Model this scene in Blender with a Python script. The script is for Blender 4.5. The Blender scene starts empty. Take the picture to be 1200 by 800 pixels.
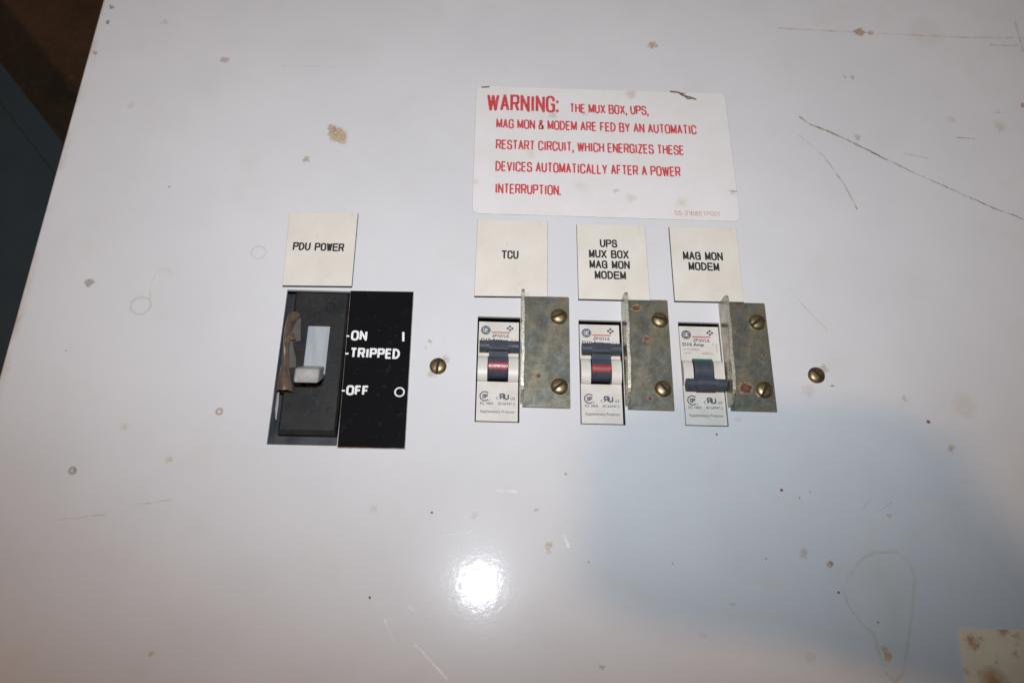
import bpy, bmesh, math, random
from mathutils import Vector, Matrix, noise as mnoise
random.seed(7)
S = bpy.context.scene
COL = S.collection
MM = 0.001

# ------------------------------------------------------------------ camera
# The panel lies flat at z = 0 (x right, y away, z up; millimetres below).
# The lens stands 323 mm above the point (0, 0) of the panel.
RM = Matrix(((0.9992530640848237, -0.025734446219175887, -0.028827975906804287),
             (0.012193836140279343, 0.9178670939290426, -0.3967005271517016),
             (0.0366691188505391, 0.39605269366593926, 0.9174953076515862)))
HC = 323.0
cam = bpy.data.cameras.new('view_camera')
camo = bpy.data.objects.new('view_camera', cam)
COL.objects.link(camo)
camo.matrix_world = Matrix.Translation((0, 0, HC * MM)) @ RM.to_4x4()
cam.sensor_width = 22.3
cam.lens = 970 / 1200 * 22.3
cam.clip_start = 0.004
cam.clip_end = 30
cam.dof.use_dof = True
cam.dof.focus_distance = 0.352
cam.dof.aperture_fstop = 6.3
S.camera = camo

# ------------------------------------------------------------------ light
W = bpy.data.worlds.new('World'); S.world = W; W.use_nodes = True
bg = W.node_tree.nodes['Background']
bg.inputs['Color'].default_value = (0.80, 0.82, 0.90, 1)
bg.inputs['Strength'].default_value = 0.04
S.view_settings.view_transform = 'Standard'
S.view_settings.look = 'None'
S.view_settings.exposure = 0
S.view_settings.gamma = 1

def lamp(name, kind, loc, energy, color, size):
    l = bpy.data.lights.new(name, kind); o = bpy.data.objects.new(name, l)
    COL.objects.link(o); o.location = Vector(loc) * MM
    l.energy = energy; l.color = color; l.shadow_soft_size = size
    return o
UP, BK, RT = RM.col[1], RM.col[2], RM.col[0]
CP = Vector((0, 0, HC))
FL = CP + UP * 90 - BK * 2
flash = lamp('flash_lamp', 'SPOT', FL, 5.5, (0.855, 0.912, 0.99), 0.0042)
flash.data.spot_size = math.radians(130)
flash.data.spot_blend = 0.85
flash.rotation_mode = 'QUATERNION'
flash.rotation_quaternion = (UP * 0.28 - BK).to_track_quat('-Z', 'Y')
lamp('room_bulb', 'POINT', (-375, -335, 1500), 10.8, (1.0, 0.585, 0.345), 0.026)
lamp('room_bulb', 'POINT', (-345, -335, 1500), 10.2, (1.0, 0.585, 0.345), 0.026)

# ------------------------------------------------------------------ helpers
def P(u, v, z=0.0):
    """measured spot of the photograph -> millimetres on the plane at height z"""
    d = RM @ Vector(((u - 600) / 970, -(v - 400) / 970, -1))
    k = (HC - z) / -d.z
    return Vector((d.x * k, d.y * k, z))

def tag(o, label=None, cat=None, group=None, kind=None):
    if label: o['label'] = label
    if cat: o['category'] = cat
    if group: o['group'] = group
    if kind: o['kind'] = kind
    return o

def empty(name, loc, rz=0):
    o = bpy.data.objects.new(name, None); COL.objects.link(o)
    o.empty_display_size = 0.01
    o.location = Vector(loc) * MM; o.rotation_euler = (0, 0, rz)
    return o

class MB:
    """collects faces in millimetres"""
    def __init__(s): s.v = []; s.f = []; s.m = []; s.sm = []
    def add(s, vs, fs, mi=0, smooth=False):
        b = len(s.v); s.v += [tuple(x) for x in vs]
        for f in fs:
            s.f.append([b + i for i in f]); s.m.append(mi); s.sm.append(smooth)
    def box(s, x0, x1, y0, y1, z0, z1, mi=0, top=None):
        v = [(x0,y0,z0),(x1,y0,z0),(x1,y1,z0),(x0,y1,z0),(x0,y0,z1),(x1,y0,z1),(x1,y1,z1),(x0,y1,z1)]
        s.add(v, [(3,2,1,0),(0,1,5,4),(1,2,6,5),(2,3,7,6),(3,0,4,7)], mi)
        s.add(v[4:], [(0,1,2,3)], mi if top is None else top)
    def prism(s, pts, z0, z1, mi=0, top=None, bev=0.0):
        n = len(pts)
        if bev:
            cx = sum(p[0] for p in pts)/n; cy = sum(p[1] for p in pts)/n
            inn = []
            for i in range(n):
                a, b, c = Vector(pts[i-1][:2]), Vector(pts[i][:2]), Vector(pts[(i+1) % n][:2])
                d = ((b-a).normalized() + (b-c).normalized())
                t1, t2 = (b-a).normalized(), (c-b).normalized()
                nn = Vector((-t1.y, t1.x)) + Vector((-t2.y, t2.x))
                nn.normalize(); inn.append(b + nn * bev)
            rings = [[(p[0], p[1], z0) for p in pts], [(p[0], p[1], z1 - bev) for p in pts], [(p.x, p.y, z1) for p in inn]]
        else:
            rings = [[(p[0], p[1], z0) for p in pts], [(p[0], p[1], z1) for p in pts]]
        vs = [q for r in rings for q in r]; fs = []
        for k in range(len(rings)-1):
            for i in range(n):
                j = (i+1) % n
                fs.append((k*n+i, k*n+j, (k+1)*n+j, (k+1)*n+i))
        s.add(vs, fs, mi)
        s.add(rings[-1], [tuple(range(n))], mi if top is None else top)
        s.add(rings[0], [tuple(reversed(range(n)))], mi)
    def xprism(s, yz, x0, x1, mi=0, smooth=False):
        """outline in (y, z), swept along x"""
        n = len(yz)
        a = [(x0, y, z) for y, z in yz]; b = [(x1, y, z) for y, z in yz]
        s.add(a + b, [(i, (i+1) % n, n + (i+1) % n, n + i) for i in range(n)], mi, smooth)
        s.add(a, [tuple(reversed(range(n)))], mi); s.add(b, [tuple(range(n))], mi)
    def build(s, name, mats, parent=None, sharp=40, solid=True):
        me = bpy.data.meshes.new(name)
        me.from_pydata([(x*MM, y*MM, z*MM) for x, y, z in s.v], [], s.f)
        for p, mi, sm in zip(me.polygons, s.m, s.sm): p.material_index = mi; p.use_smooth = sm
        bm = bmesh.new(); bm.from_mesh(me)
        bmesh.ops.remove_doubles(bm, verts=bm.verts, dist=2e-7)
        if solid: bmesh.ops.recalc_face_normals(bm, faces=bm.faces)
        for e in bm.edges:
            if len(e.link_faces) == 2 and e.calc_face_angle(0) > math.radians(sharp): e.smooth = False
        bm.to_mesh(me); bm.free()
        for m in (mats if isinstance(mats, (list, tuple)) else [mats]): me.materials.append(m)
        o = bpy.data.objects.new(name, me); COL.objects.link(o); o.parent = parent
        return o

def arc(cx, cy, r, a0, a1, n):
    return [(cx + r*math.cos(math.radians(a0 + (a1-a0)*i/n)), cy + r*math.sin(math.radians(a0 + (a1-a0)*i/n))) for i in range(n+1)]
def rrect(x0, x1, y0, y1, r, n=6):
    return arc(x1-r, y0+r, r, -90, 0, n) + arc(x1-r, y1-r, r, 0, 90, n) + arc(x0+r, y1-r, r, 90, 180, n) + arc(x0+r, y0+r, r, 180, 270, n)

# ------------------------------------------------------------------ materials
class NT:
    def __init__(s, name):
        s.mat = bpy.data.materials.new(name); s.mat.use_nodes = True
        s.t = s.mat.node_tree; s.b = s.t.nodes['Principled BSDF']
        s.co = s.n('ShaderNodeTexCoord').outputs['Object']
    def n(s, k, **kw):
        x = s.t.nodes.new(k)
        for a, b in kw.items(): setattr(x, a, b)
        return x
    def set(s, sock, v):
        if isinstance(v, bpy.types.NodeSocket): s.t.links.new(v, sock)
        else: sock.default_value = v
    def math(s, op, *a, clamp=False):
        x = s.n('ShaderNodeMath', operation=op, use_clamp=clamp)
        for i, v in enumerate(a): s.set(x.inputs[i], v)
        return x.outputs[0]
    def vm(s, op, *a, out=0):
        x = s.n('ShaderNodeVectorMath', operation=op)
        for i, v in enumerate(a):
            if op == 'SCALE' and i == 1: s.set(x.inputs['Scale'], v)
            else: s.set(x.inputs[i], v)
        return x.outputs[out]
    def rng(s, v, a, b, c=0.0, d=1.0, smooth=False):
        x = s.n('ShaderNodeMapRange', interpolation_type='SMOOTHSTEP' if smooth else 'LINEAR')
        s.set(x.inputs[0], v)
        for i, q in enumerate((a, b, c, d)): s.set(x.inputs[i+1], q)
        return x.outputs[0]
    def noise(s, scale, detail=3, rough=0.55, co=None, color=False):
        x = s.n('ShaderNodeTexNoise'); s.t.links.new(co or s.co, x.inputs['Vector'])
        x.inputs['Scale'].default_value = scale; x.inputs['Detail'].default_value = detail; x.inputs['Roughness'].default_value = rough
        return x.outputs['Color' if color else 'Fac']
    def mix(s, f, a, b):
        x = s.n('ShaderNodeMix', data_type='RGBA'); s.set(x.inputs[0], f)
        for sock, v in ((x.inputs[6], a), (x.inputs[7], b)):
            s.set(sock, v if isinstance(v, bpy.types.NodeSocket) else (*v, 1))
        return x.outputs[2]
    def bump(s, h, strength, dist):
        x = s.n('ShaderNodeBump'); x.inputs['Strength'].default_value = strength; x.inputs['Distance'].default_value = dist
        s.t.links.new(h, x.inputs['Height']); s.t.links.new(x.outputs[0], s.b.inputs['Normal'])
    def fin(s, col, rough=0.5, metal=0.0, **kw):
        s.set(s.b.inputs['Base Color'], col if isinstance(col, bpy.types.NodeSocket) else (*col, 1))
        s.set(s.b.inputs['Roughness'], rough); s.set(s.b.inputs['Metallic'], metal)
        for k, v in kw.items(): s.set(s.b.inputs[k.replace('_', ' ')], v)
        return s.mat

def simple(name, col, rough=0.5, metal=0.0, var=0.15, scale=250, bump=0.0, **kw):
    t = NT(name)
    f = t.rng(t.noise(scale, 4), 0.3, 0.7)
    c = t.mix(f, tuple(x*(1-var) for x in col), tuple(min(1, x*(1+var)) for x in col))
    r = t.rng(t.noise(scale*1.7, 3), 0.3, 0.7, max(0.02, rough-0.08), min(1, rough+0.08))
    if bump: t.bump(t.noise(scale*4, 3), bump, 0.0003)
    return t.fin(c, r, metal, **kw)

# --- white paint with its specks, stains and scratches (all in panel millimetres)
TILE_X = [-199.0, -130, -60, 5, 70, 115, 165, 300.0]; TILE_Y = [-45.0, 40, 90, 165, 225, 290, 440.0]
def panel_paint(tx0, tx1, ty0, ty1):
    t = NT('white_enamel')
    def near(pts, pad):           # marks that reach this stretch of the sheet
        q = [P(*x) for x in pts]; pad += 4
        return max(p.x for p in q)+pad > tx0 and min(p.x for p in q)-pad < tx1 and max(p.y for p in q)+pad > ty0 and min(p.y for p in q)-pad < ty1
    pos = t.vm('SCALE', t.co, 1000.0)                                   # mm
    d1 = t.vm('SUBTRACT', t.noise(350, 4, 0.65, color=True), (0.5, 0.5, 0.5))
    d2 = t.vm('SUBTRACT', t.noise(1100, 3, 0.7, color=True), (0.5, 0.5, 0.5))
    wob = t.vm('ADD', t.vm('ADD', pos, t.vm('SCALE', d1, 5.0)), t.vm('SCALE', d2, 2.2))                       # ragged outlines
    wfine = t.vm('ADD', pos, t.vm('SCALE', d1, 1.1))
    base = t.mix(t.rng(t.noise(14, 4), 0.35, 0.65), (0.628, 0.636, 0.645), (0.668, 0.675, 0.682))
    # yellowish film here and there
    base = t.mix(t.math('MULTIPLY', t.rng(t.noise(38, 5, 0.7), 0.54, 0.78), 0.24), base, (0.58, 0.52, 0.40))
    # fine dust and rust dots scattered over the paint
    vo = t.n('ShaderNodeTexVoronoi'); t.t.links.new(pos, vo.inputs['Vector']); vo.inputs['Scale'].default_value = 0.075
    sep = t.n('ShaderNodeSeparateColor'); t.t.links.new(vo.outputs['Color'], sep.inputs[0])
    dist = t.math('DIVIDE', vo.outputs['Distance'], 0.075)
    rad = t.rng(sep.outputs[0], 0.45, 1.0, 0.0, 0.30)
    dot = t.math('MULTIPLY', t.math('LESS_THAN', vo.outputs['Distance'], t.math('MULTIPLY', rad, 0.075)), t.rng(sep.outputs[1], 0.2, 1.0, 0.05, 0.75))
    base = t.mix(dot, base, (0.20, 0.13, 0.08))
    vo2 = t.n('ShaderNodeTexVoronoi'); t.t.links.new(wob, vo2.inputs['Vector']); vo2.inputs['Scale'].default_value = 0.035
    sp2 = t.n('ShaderNodeSeparateColor'); t.t.links.new(vo2.outputs['Color'], sp2.inputs[0])
    r2 = t.rng(sp2.outputs[0], 0.5, 1.0, 0.0, 2.0)
    df = t.math('SUBTRACT', r2, t.math('MULTIPLY', vo2.outputs['Distance'], 28.6))
    base = t.mix(t.math('MULTIPLY', t.rng(df, -0.3, 0.6), t.rng(sp2.outputs[1], 0, 1, 0.04, 0.22)), base, (0.50, 0.36, 0.18))
    rust_noise = t.rng(t.noise(750, 4, .65), 0.36, 0.60, 0.45, 1.0)
    def after(v, prev):          # keeps the marks in one chain, one computed after the other (the 1e-9 is far below a micron)
        return t.vm('MULTIPLY_ADD', prev, (1e-9,)*3, tuple(v))
    wn = t.rng(t.noise(260, 4, .7), .42, .68, -.2, .42); nb = t.noise(160, 3); brs = {False: t.rng(nb, .40, .62, .3, 1.0), True: t.rng(nb, .40, .62, .6, 1.0)}
    def seg(a, b, p, prev):
        ba = b - a; L2 = max(ba.length_squared, 1e-6)
        pa = t.vm('SUBTRACT', p, after(a, prev))
        hh = t.math('MULTIPLY', t.vm('DOT_PRODUCT', pa, tuple(ba), out=1), 1.0/L2, clamp=True)
        return t.vm('LENGTH', t.vm('SUBTRACT', pa, t.vm('SCALE', tuple(ba), hh)), out=1)
    def poly(px, p, closed=False):
        q = [P(*x) for x in px]
        if closed: q.append(q[0])
        d = None
        for a, b in zip(q, q[1:]):
            e = seg(a, b, p, base if d is None else d); d = e if d is None else t.math('MINIMUM', d, e)
        return d
    def spot(u, v, ru, soft, strength, col, p=None, brk=True):
        nonlocal base
        if not near([(u, v)], ru*.6+soft): return
        c = P(u, v); r = ru / 2.9
        d = t.vm('DISTANCE', p or wob, after(c, base), out=1)
        m = t.math('MULTIPLY', t.rng(d, max(r - soft*.45, 0), r + soft*0.15, 1, 0), min(1.0, strength*1.25))
        if brk: m = t.math('MULTIPLY', m, rust_noise)
        base = t.mix(m, base, col)
    def ring(u, v, ru, w, strength, col):
        nonlocal base
        if not near([(u, v)], ru*.6): return
        d = t.vm('DISTANCE', wfine, after(P(u, v), base), out=1)
        m = t.rng(t.math('ABSOLUTE', t.math('SUBTRACT', d, ru/2.9)), w*0.4, w, 1, 0)
        base = t.mix(t.math('MULTIPLY', m, strength), base, col)
    def line(px, w, strength, col, closed=False, p=None, brk=0.35):
        nonlocal base
        if not near(px, w+1): return
        m = t.rng(t.math('ADD', poly(px, p or wfine, closed), t.math('MULTIPLY', wn, w*1.5)), w*0.45, w, 1, 0)
        base = t.mix(t.math('MULTIPLY', t.math('MULTIPLY', m, brs[brk > .5]), strength), base, col)
    BR = (0.31, 0.185, 0.07); TN = (0.43, 0.31, 0.15); DK = (0.10, 0.06, 0.04); GY = (0.28, 0.25, 0.20); RU = (0.33, 0.12, 0.04)
    for u, v, r, so, st, c in (
        (263, 70, 6, 1.0, .55, BR), (126, 26, 3, .5, .8, DK), (131, 8, 4, .8, .6, DK), (112, 63, 4, .8, .6, BR), (193, 26, 6, 1.5, .3, TN),
        (154, 124, 6, 2, .25, TN), (396, 158, 14, 3.0, .8, TN), (389, 150, 7, 1.5, .6, BR), (402, 166, 6, 1.5, .5, TN), (359, 187, 5, 1, .55, BR),
        (765, 53, 7, 1.6, .6, BR), (105, 331, 6, 1.2, .75, GY), (1007, 38, 8, 1.2, .7, BR), (1020, 39, 5, 1.2, .5, BR),
        (999, 90, 2.5, .5, .8, RU), (990, 90, 3, .6, .6, BR), (1005, 161, 5, 1, .45, GY), (1172, 149, 8, 2.4, .35, TN), (1198, 124, 4, .8, .7, BR),
        (1115, 140, 7, 2, .25, TN), (973, 660, 4, .8, .75, BR), (942, 647, 6, 1.5, .30, RU), (1042, 604, 3, .8, .6, TN),
        (1041, 768, 6, 1.4, .75, (0.55, 0.28, 0.07)), (1036, 760, 4, 1, .5, BR), (1115, 526, 5, 1.5, .55, TN), (1060, 466, 4, 1.2, .45, TN), (643, 639, 4, .8, .55, TN), (643, 646, 2.5, .6, .5, TN),
        (628, 597, 2.5, .6, .6, TN), (706, 782, 3, .8, .55, TN), (556, 603, 5, 1.6, .25, TN), (437, 596, 5, 1.4, .25, TN), (947, 458, 9, 2.5, .22, TN), (504, 400, 3.5, 1, .6, TN), (500, 408, 2, .6, .6, BR),
        (523, 421, 6, 1.6, .4, BR), (506, 438, 5, 1.4, .35, BR), (966, 432, 6, 1.6, .4, BR), (975, 452, 2, .5, .7, DK), (198, 538, 4, 1.2, .4, TN), (146, 500, 5, 1.4, .3, TN), (1130, 475, 16, 4, .18, TN),
        (178, 765, 3, .8, .5, TN), (865, 492, 4, 1.4, .25, TN), (950, 770, 6, 2, .18, TN), (1085, 38, 30, 9, .12, TN)):
        spot(u, v, r, so, st, c)
    for u, v, r, c in ((506, 600, 1.7, DK), (433, 700, 1.7, DK), (916, 574, 2.2, (0.16, 0.03, 0.02)), (983, 694, 1.8, DK), (1088, 494, 2.8, (0.2, 0.05, 0.03)), (840, 509, 1.7, DK),
                    (937, 583, 1.3, RU), (949, 576, 1.1, RU), (1029, 729, 1.4, RU), (690, 658, 1.4, GY), (378, 470, 1.3, GY), (77, 411, 1.2, DK), (198, 219, 1.4, DK), (663, 555, 1.5, GY), (898, 655, 1.3, GY), (788, 660, 1.3, BR)):
        spot(u, v, r*.9, .3, .68, c, wfine, False)
    ring(85, 551, 3.4, .75, .7, GY); spot(86, 551, 1.6, .3, .7, DK); ring(257, 482, 3.2, .6, .6, BR); ring(165, 358, 12, .6, .35, (0.45, 0.36, 0.22)); ring(303, 296, 9, .5, .25, TN)
    line([(176, 350), (176, 335), (184, 318), (196, 314), (201, 322)], .45, .32, (0.45, 0.36, 0.22))
    SC = (0.22, 0.14, 0.08)
    line([(937, 137), (950, 146), (976, 156), (1005, 170), (1035, 185)], .62, .95, SC, brk=.6)
    line([(1035, 185), (1070, 202), (1104, 217), (1140, 233), (1172, 247), (1190, 253), (1240, 275)], .5, .75, (0.24, 0.15, 0.09), brk=.35)
    line([(937, 159), (954, 173), (967, 185), (981, 205)], .4, .5, (0.36, 0.26, 0.16)); line([(981, 205), (990, 217), (997, 230), (1004, 244)], .5, .75, (0.26, 0.17, 0.1))
    line([(911, 33), (960, 36), (1007, 38), (1060, 41), (1130, 44), (1200, 45), (1260, 47)], .55, .55, TN, brk=.2)
    line([(1160, 53), (1192, 54)], .6, .6, GY); line([(1190, 26), (1199, 60)], 1.0, .45, GY); line([(1121, 161), (1142, 163)], .35, .75, DK); line([(1057, 179), (1087, 186)], .4, .5, BR)
    line([(924, 337), (945, 362), (969, 386)], .35, .42, TN); line([(1166, 132), (1178, 132)], .35, .5, GY); line([(999, 87), (1000, 93)], .4, .8, BR)
    line([(100, 605), (125, 602)], .28, .5, GY); line([(157, 592), (200, 585)], .28, .5, GY); line([(70, 608), (100, 606)], .3, .3, TN)
    line([(112, 66), (107, 80)], .5, .4, TN); line([(1027, 600), (1045, 588)], .3, .3, GY); line([(1114, 602), (1123, 623)], .3, .35, TN); line([(1125, 564), (1148, 564)], .3, .4, GY)
    line([(855, 708), (862, 708)], .35, .6, GY); line([(330, 77), (400, 79)], .35, .25, TN); line([(1012, 596), (1020, 585)], .35, .35, GY)
    # scratches with their bright glint painted in as white
    GLINT = (0.93, 0.93, 0.95)
    line([(583, 574), (605, 576)], .8, .55, GLINT); line([(661, 626), (666, 640)], .7, .8, GLINT); line([(487, 755), (505, 774), (524, 795)], .55, .7, GLINT)
    line([(450, 725), (456, 738), (462, 750)], .45, .6, GLINT); line([(455, 722), (461, 734)], .4, .5, GLINT); line([(479, 711), (488, 716)], .5, .4, GLINT); line([(520, 628), (553, 622)], .35, .3, GLINT)
    # dried drip outline
    dp = [(1024, 647), (1050, 646), (1065, 659), (1072, 677), (1069, 716), (1065, 746), (1059, 788), (1049, 799), (1038, 788), (1030, 764), (1024, 743), (1005, 725), (993, 707), (989, 689), (996, 671), (1010, 655)]
    line(dp, .75, .36, (0.44, 0.36, 0.22), True)
    if near(dp, 2):
        ins = t.rng(poly([(1030, 668), (1048, 700), (1048, 775)], pos), 11.0, 1.0, 0, .17)
        base = t.mix(ins, base, (0.52, 0.47, 0.3))
    # rust bleeding along the folded left edge
    x = t.n('ShaderNodeSeparateXYZ'); t.t.links.new(wob, x.inputs[0])
    if tx0 < -190: eg = t.math('MULTIPLY', t.rng(x.outputs[0], -198.5, -195.0, 1, 0), t.rng(t.noise(45, 4), .45, .80))
    if tx0 < -190: base = t.mix(t.math('MULTIPLY', eg, .9), base, (0.40, 0.25, 0.12))
    h = t.math('ADD', t.math('MULTIPLY', t.noise(420, 2), 1.0), t.math('MULTIPLY', t.noise(1500, 2), 0.25))
    t.bump(h, 0.06, 0.0004)
    rg = t.rng(t.noise(60, 4), .3, .7, .062, .085)
    return t.fin(base, rg, 0.0, Coat_Weight=0.20, Coat_Roughness=0.28, IOR=1.33)

M = {}
TILES = [(i, j) for i in range(len(TILE_X)-1) for j in range(len(TILE_Y)-1)]
PANEL = [panel_paint(TILE_X[i], TILE_X[i+1], TILE_Y[j], TILE_Y[j+1]) for i, j in TILES]
M['black_inside'] = simple('cavity_shade', (0.012, 0.012, 0.012), 0.8)  # near-black colour stands in for the unlit depth of the slots
M['ivory'] = simple('ivory_laminate', (0.70, 0.66, 0.57), 0.42, var=0.05, scale=90, bump=0.05)
M['core'] = simple('dark_laminate_core', (0.025, 0.022, 0.02), 0.6)
M['ink'] = simple('black_engraving', (0.022, 0.022, 0.022), 0.6, scale=600)
M['legend'] = None
M['white_ink'] = simple('white_print', (0.80, 0.80, 0.78), 0.5, var=0.06, scale=500)
M['red_ink'] = None
M['grey_ink'] = simple('slate_print', (0.065, 0.072, 0.10), 0.5, var=0.25, scale=900)
M['light_ink'] = simple('pale_print', (0.20, 0.20, 0.22), 0.5, var=0.25, scale=900)
M['pale_logo'] = simple('logo_lines', (0.62, 0.62, 0.62), 0.5)
M['red_bar'] = simple('red_print', (0.50, 0.06, 0.05), 0.5)
M['lever'] = simple('slate_plastic', (0.055, 0.063, 0.082), 0.50, var=0.2, scale=350, bump=0.08, Specular_IOR_Level=0.3)
M['faint_red'] = simple('pale_red_print', (0.42, 0.14, 0.14), 0.5)
M['red_flag'] = simple('red_indicator', (0.27, 0.018, 0.022), 0.35, scale=700)
M['green_flag'] = simple('green_indicator', (0.015, 0.13, 0.075), 0.4)
M['dark_switch'] = None
M['grey_lever'] = simple('worn_grey_plastic', (0.36, 0.35, 0.33), 0.4, var=0.25, scale=170)
M['window'] = None
M['steel'] = simple('steel_glint', (0.62, 0.62, 0.62), 0.35, 0.2, scale=200)  # pale grey puts the spring leaf's highlight into the colour
M['gunmetal'] = simple('grey_steel', (0.038, 0.043, 0.050), 0.45, 0.3, var=0.35, scale=120)
M['camera_black'] = simple('black_camera_shell', (0.02, 0.02, 0.02), 0.55)

def legend_mat():
    t = NT('black_gloss_plate')
    c = t.mix(t.rng(t.noise(300, 4, .7), .60, .78, 0, .5), (0.008, 0.008, 0.009), (0.05, 0.048, 0.046))
    # pale scuffs
    m = t.n('ShaderNodeMapping'); t.t.links.new(t.co, m.inputs[0]); m.inputs['Rotation'].default_value = (0, 0, .5); m.inputs['Scale'].default_value = (1, 7, 1)
    c = t.mix(t.rng(t.noise(160, 4, .6, co=m.outputs[0]), .70, .76, 0, .32), c, (0.30, 0.28, 0.26))
    return t.fin(c, 0.2, Specular_IOR_Level=0.12)
M['legend'] = legend_mat()
M['worn_edge'] = simple('worn_plate_edge', (0.42, 0.33, 0.29), 0.6, var=0.4, scale=300)

def red_mat():
    t = NT('red_lettering')
    c = t.mix(t.rng(t.noise(900, 3), .4, .7), (0.56, 0.035, 0.045), (0.62, 0.14, 0.14))
    return t.fin(c, 0.5)
M['red_ink'] = red_mat()
M['red_ink_faint'] = simple('faded_red_print', (0.58, 0.28, 0.27), 0.5)

def film_mat():
    t = NT('white_label_film')
    c = t.mix(t.rng(t.noise(40, 5, .7), .4, .75), (0.765, 0.75, 0.74), (0.715, 0.695, 0.67))
    pos = t.vm('SCALE', t.co, 1000.0)
    w = t.vm('ADD', pos, t.vm('SCALE', t.vm('SUBTRACT', t.noise(350, 4, .65, color=True), (.5, .5, .5)), 6.0))
    for u, v, r, s, col in ((740, 110, 9, .45, (0.40, 0.30, 0.30)), (739, 232, 8, .35, (0.5, 0.4, 0.25)), (799, 238, 8, .35, (0.5, 0.4, 0.2)), (622, 181, 9, .3, (0.55, 0.45, 0.2)),
                            (722, 224, 4, .5, (0.35, 0.3, 0.3)), (648, 136, 5, .5, (.3, .3, .3)), (685, 134, 5, .4, (.3, .3, .3)), (557, 212, 5, .4, (.5, .4, .2)), (680, 218, 10, .2, (.5, .4, .3)), (858, 225, 5, .4, (.4, .35, .3))):
        d = t.vm('DISTANCE', w, t.vm('MULTIPLY_ADD', c, (1e-9,)*3, tuple(P(u, v))), out=1)
        c = t.mix(t.rng(d, r/2.9*.3, r/2.9*1.2, s, 0), c, col)
    t.bump(t.noise(60, 3), .08, .0006)
    return t.fin(c, .34)
M['film'] = film_mat()
M['film_edge'] = simple('dirty_label_edge', (0.44, 0.40, 0.34), .6, var=.4, scale=120)
M['tear'] = simple('torn_label_dirt', (0.15, 0.11, 0.06), 0.7, var=0.4, scale=900)

def ivory_plate_mat():
    t = NT('ivory_plate_face')
    c = t.mix(t.rng(t.noise(55, 5, .65), .35, .7), (0.735, 0.705, 0.63), (0.67, 0.635, 0.55))
    c = t.mix(t.rng(t.noise(420, 3, .5), .69, .75, 0, .55), c, (0.48, 0.33, 0.16))
    t.bump(t.noise(1800, 2), .10, .0002)
    return t.fin(c, .42)
M['ivory'] = ivory_plate_mat()

def housing_mat():
    t = NT('cream_plastic')
    c = t.mix(t.rng(t.noise(130, 5, .65), .38, .72), (0.645, 0.63, 0.585), (0.575, 0.54, 0.465))
    c = t.mix(t.rng(t.noise(70, 5, .6), .62, .74, 0, .35), c, (0.42, 0.30, 0.17))
    t.bump(t.noise(2200, 2), .08, .0002)
    return t.fin(c, .42)
M['housing'] = housing_mat()

def zinc_mat():
    t = NT('aged_zinc_plate')
    c = t.mix(t.rng(t.noise(75, 5, .7), .38, .62), (0.165, 0.185, 0.170), (0.285, 0.250, 0.150))
    c = t.mix(t.rng(t.noise(120, 4, .65), .55, .68, 0, .5), c, (0.285, 0.205, 0.115))
    c = t.mix(t.rng(t.noise(620, 5, .75), .44, .64, 0, .7), c, (0.31, 0.30, 0.25))
    c = t.mix(t.rng(t.noise(800, 4, .7), .54, .68, 0, .6), c, (0.075, 0.085, 0.08))
    c = t.mix(t.rng(t.noise(420, 3, .6), .64, .74, 0, .6), c, (0.42, 0.41, 0.37))
    c = t.mix(t.rng(t.noise(130, 5, .7), .66, .73, 0, .8), c, (0.16, 0.075, 0.035))
    m = t.n('ShaderNodeMapping'); t.t.links.new(t.co, m.inputs[0]); m.inputs['Scale'].default_value = (9, 1, 1)
    c = t.mix(t.rng(t.noise(220, 3, co=m.outputs[0]), .55, .75, 0, .3), c, (0.30, 0.31, 0.32))
    t.bump(t.noise(700, 3), .12, .0002)
    return t.fin(c, t.rng(t.noise(200, 3), .3, .7, .28, .46), t.rng(t.noise(110, 4, .6), .66, .70, .62, .05))
M['zinc'] = zinc_mat()
M['zinc_side'] = simple('zinc_side_reflection', (0.40, 0.37, 0.29), 0.28, 0.75, var=0.3, scale=160, bump=.05)  # lighter than the plate, painting in the panel's reflection on the flange
M['zinc_edge'] = simple('worn_zinc_edge', (0.46, 0.43, 0.34), 0.40, 0.6, var=0.45, scale=1400, bump=0.3)
M['rust'] = simple('rust_patch', (0.125, 0.045, 0.024), 0.8, var=0.5, scale=500, bump=0.3)
M['rust_halo'] = simple('pale_corrosion', (0.215, 0.165, 0.11), 0.8, var=0.4, scale=700, bump=0.2)
def brass_mat():
    t = NT('tarnished_brass')
    c = t.mix(t.rng(t.noise(330, 4, .6), .38, .66), (0.38, 0.29, 0.155), (0.15, 0.105, 0.055))
    t.bump(t.noise(900, 3), .12, .0002)
    return t.fin(c, t.rng(t.noise(400, 3), .3, .7, .32, .52), .85)
M['brass'] = brass_mat()
M['slot'] = simple('screw_slot_dark', (0.022, 0.015, 0.009), 0.75, 0.0)  # near-black floor of the screw slots
def dark_switch_mat():
    t = NT('dusty_black_moulding')
    c = t.mix(t.rng(t.noise(80, 5, .65), .35, .7), (0.012, 0.0135, 0.016), (0.028, 0.027, 0.025))
    c = t.mix(t.rng(t.noise(700, 3, .6), .58, .75, 0, .35), c, (0.09, 0.085, 0.075))
    t.bump(t.noise(1500, 3), .15, .0002)
    return t.fin(c, .50, Specular_IOR_Level=0.3)
M['dark_switch'] = dark_switch_mat()
M['relief'] = simple('raised_black_letters', (0.0095, 0.010, 0.011), 0.4)
def window_mat():
    t = NT('milky_slide')
    m = t.n('ShaderNodeMapping'); t.t.links.new(t.co, m.inputs[0]); m.inputs['Scale'].default_value = (6, 1, 1)
    c = t.mix(t.rng(t.noise(60, 4, co=m.outputs[0]), .35, .65), (0.42, 0.455, 0.46), (0.34, 0.38, 0.405))
    return t.fin(c, .3)
M['window'] = window_mat()
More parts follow.
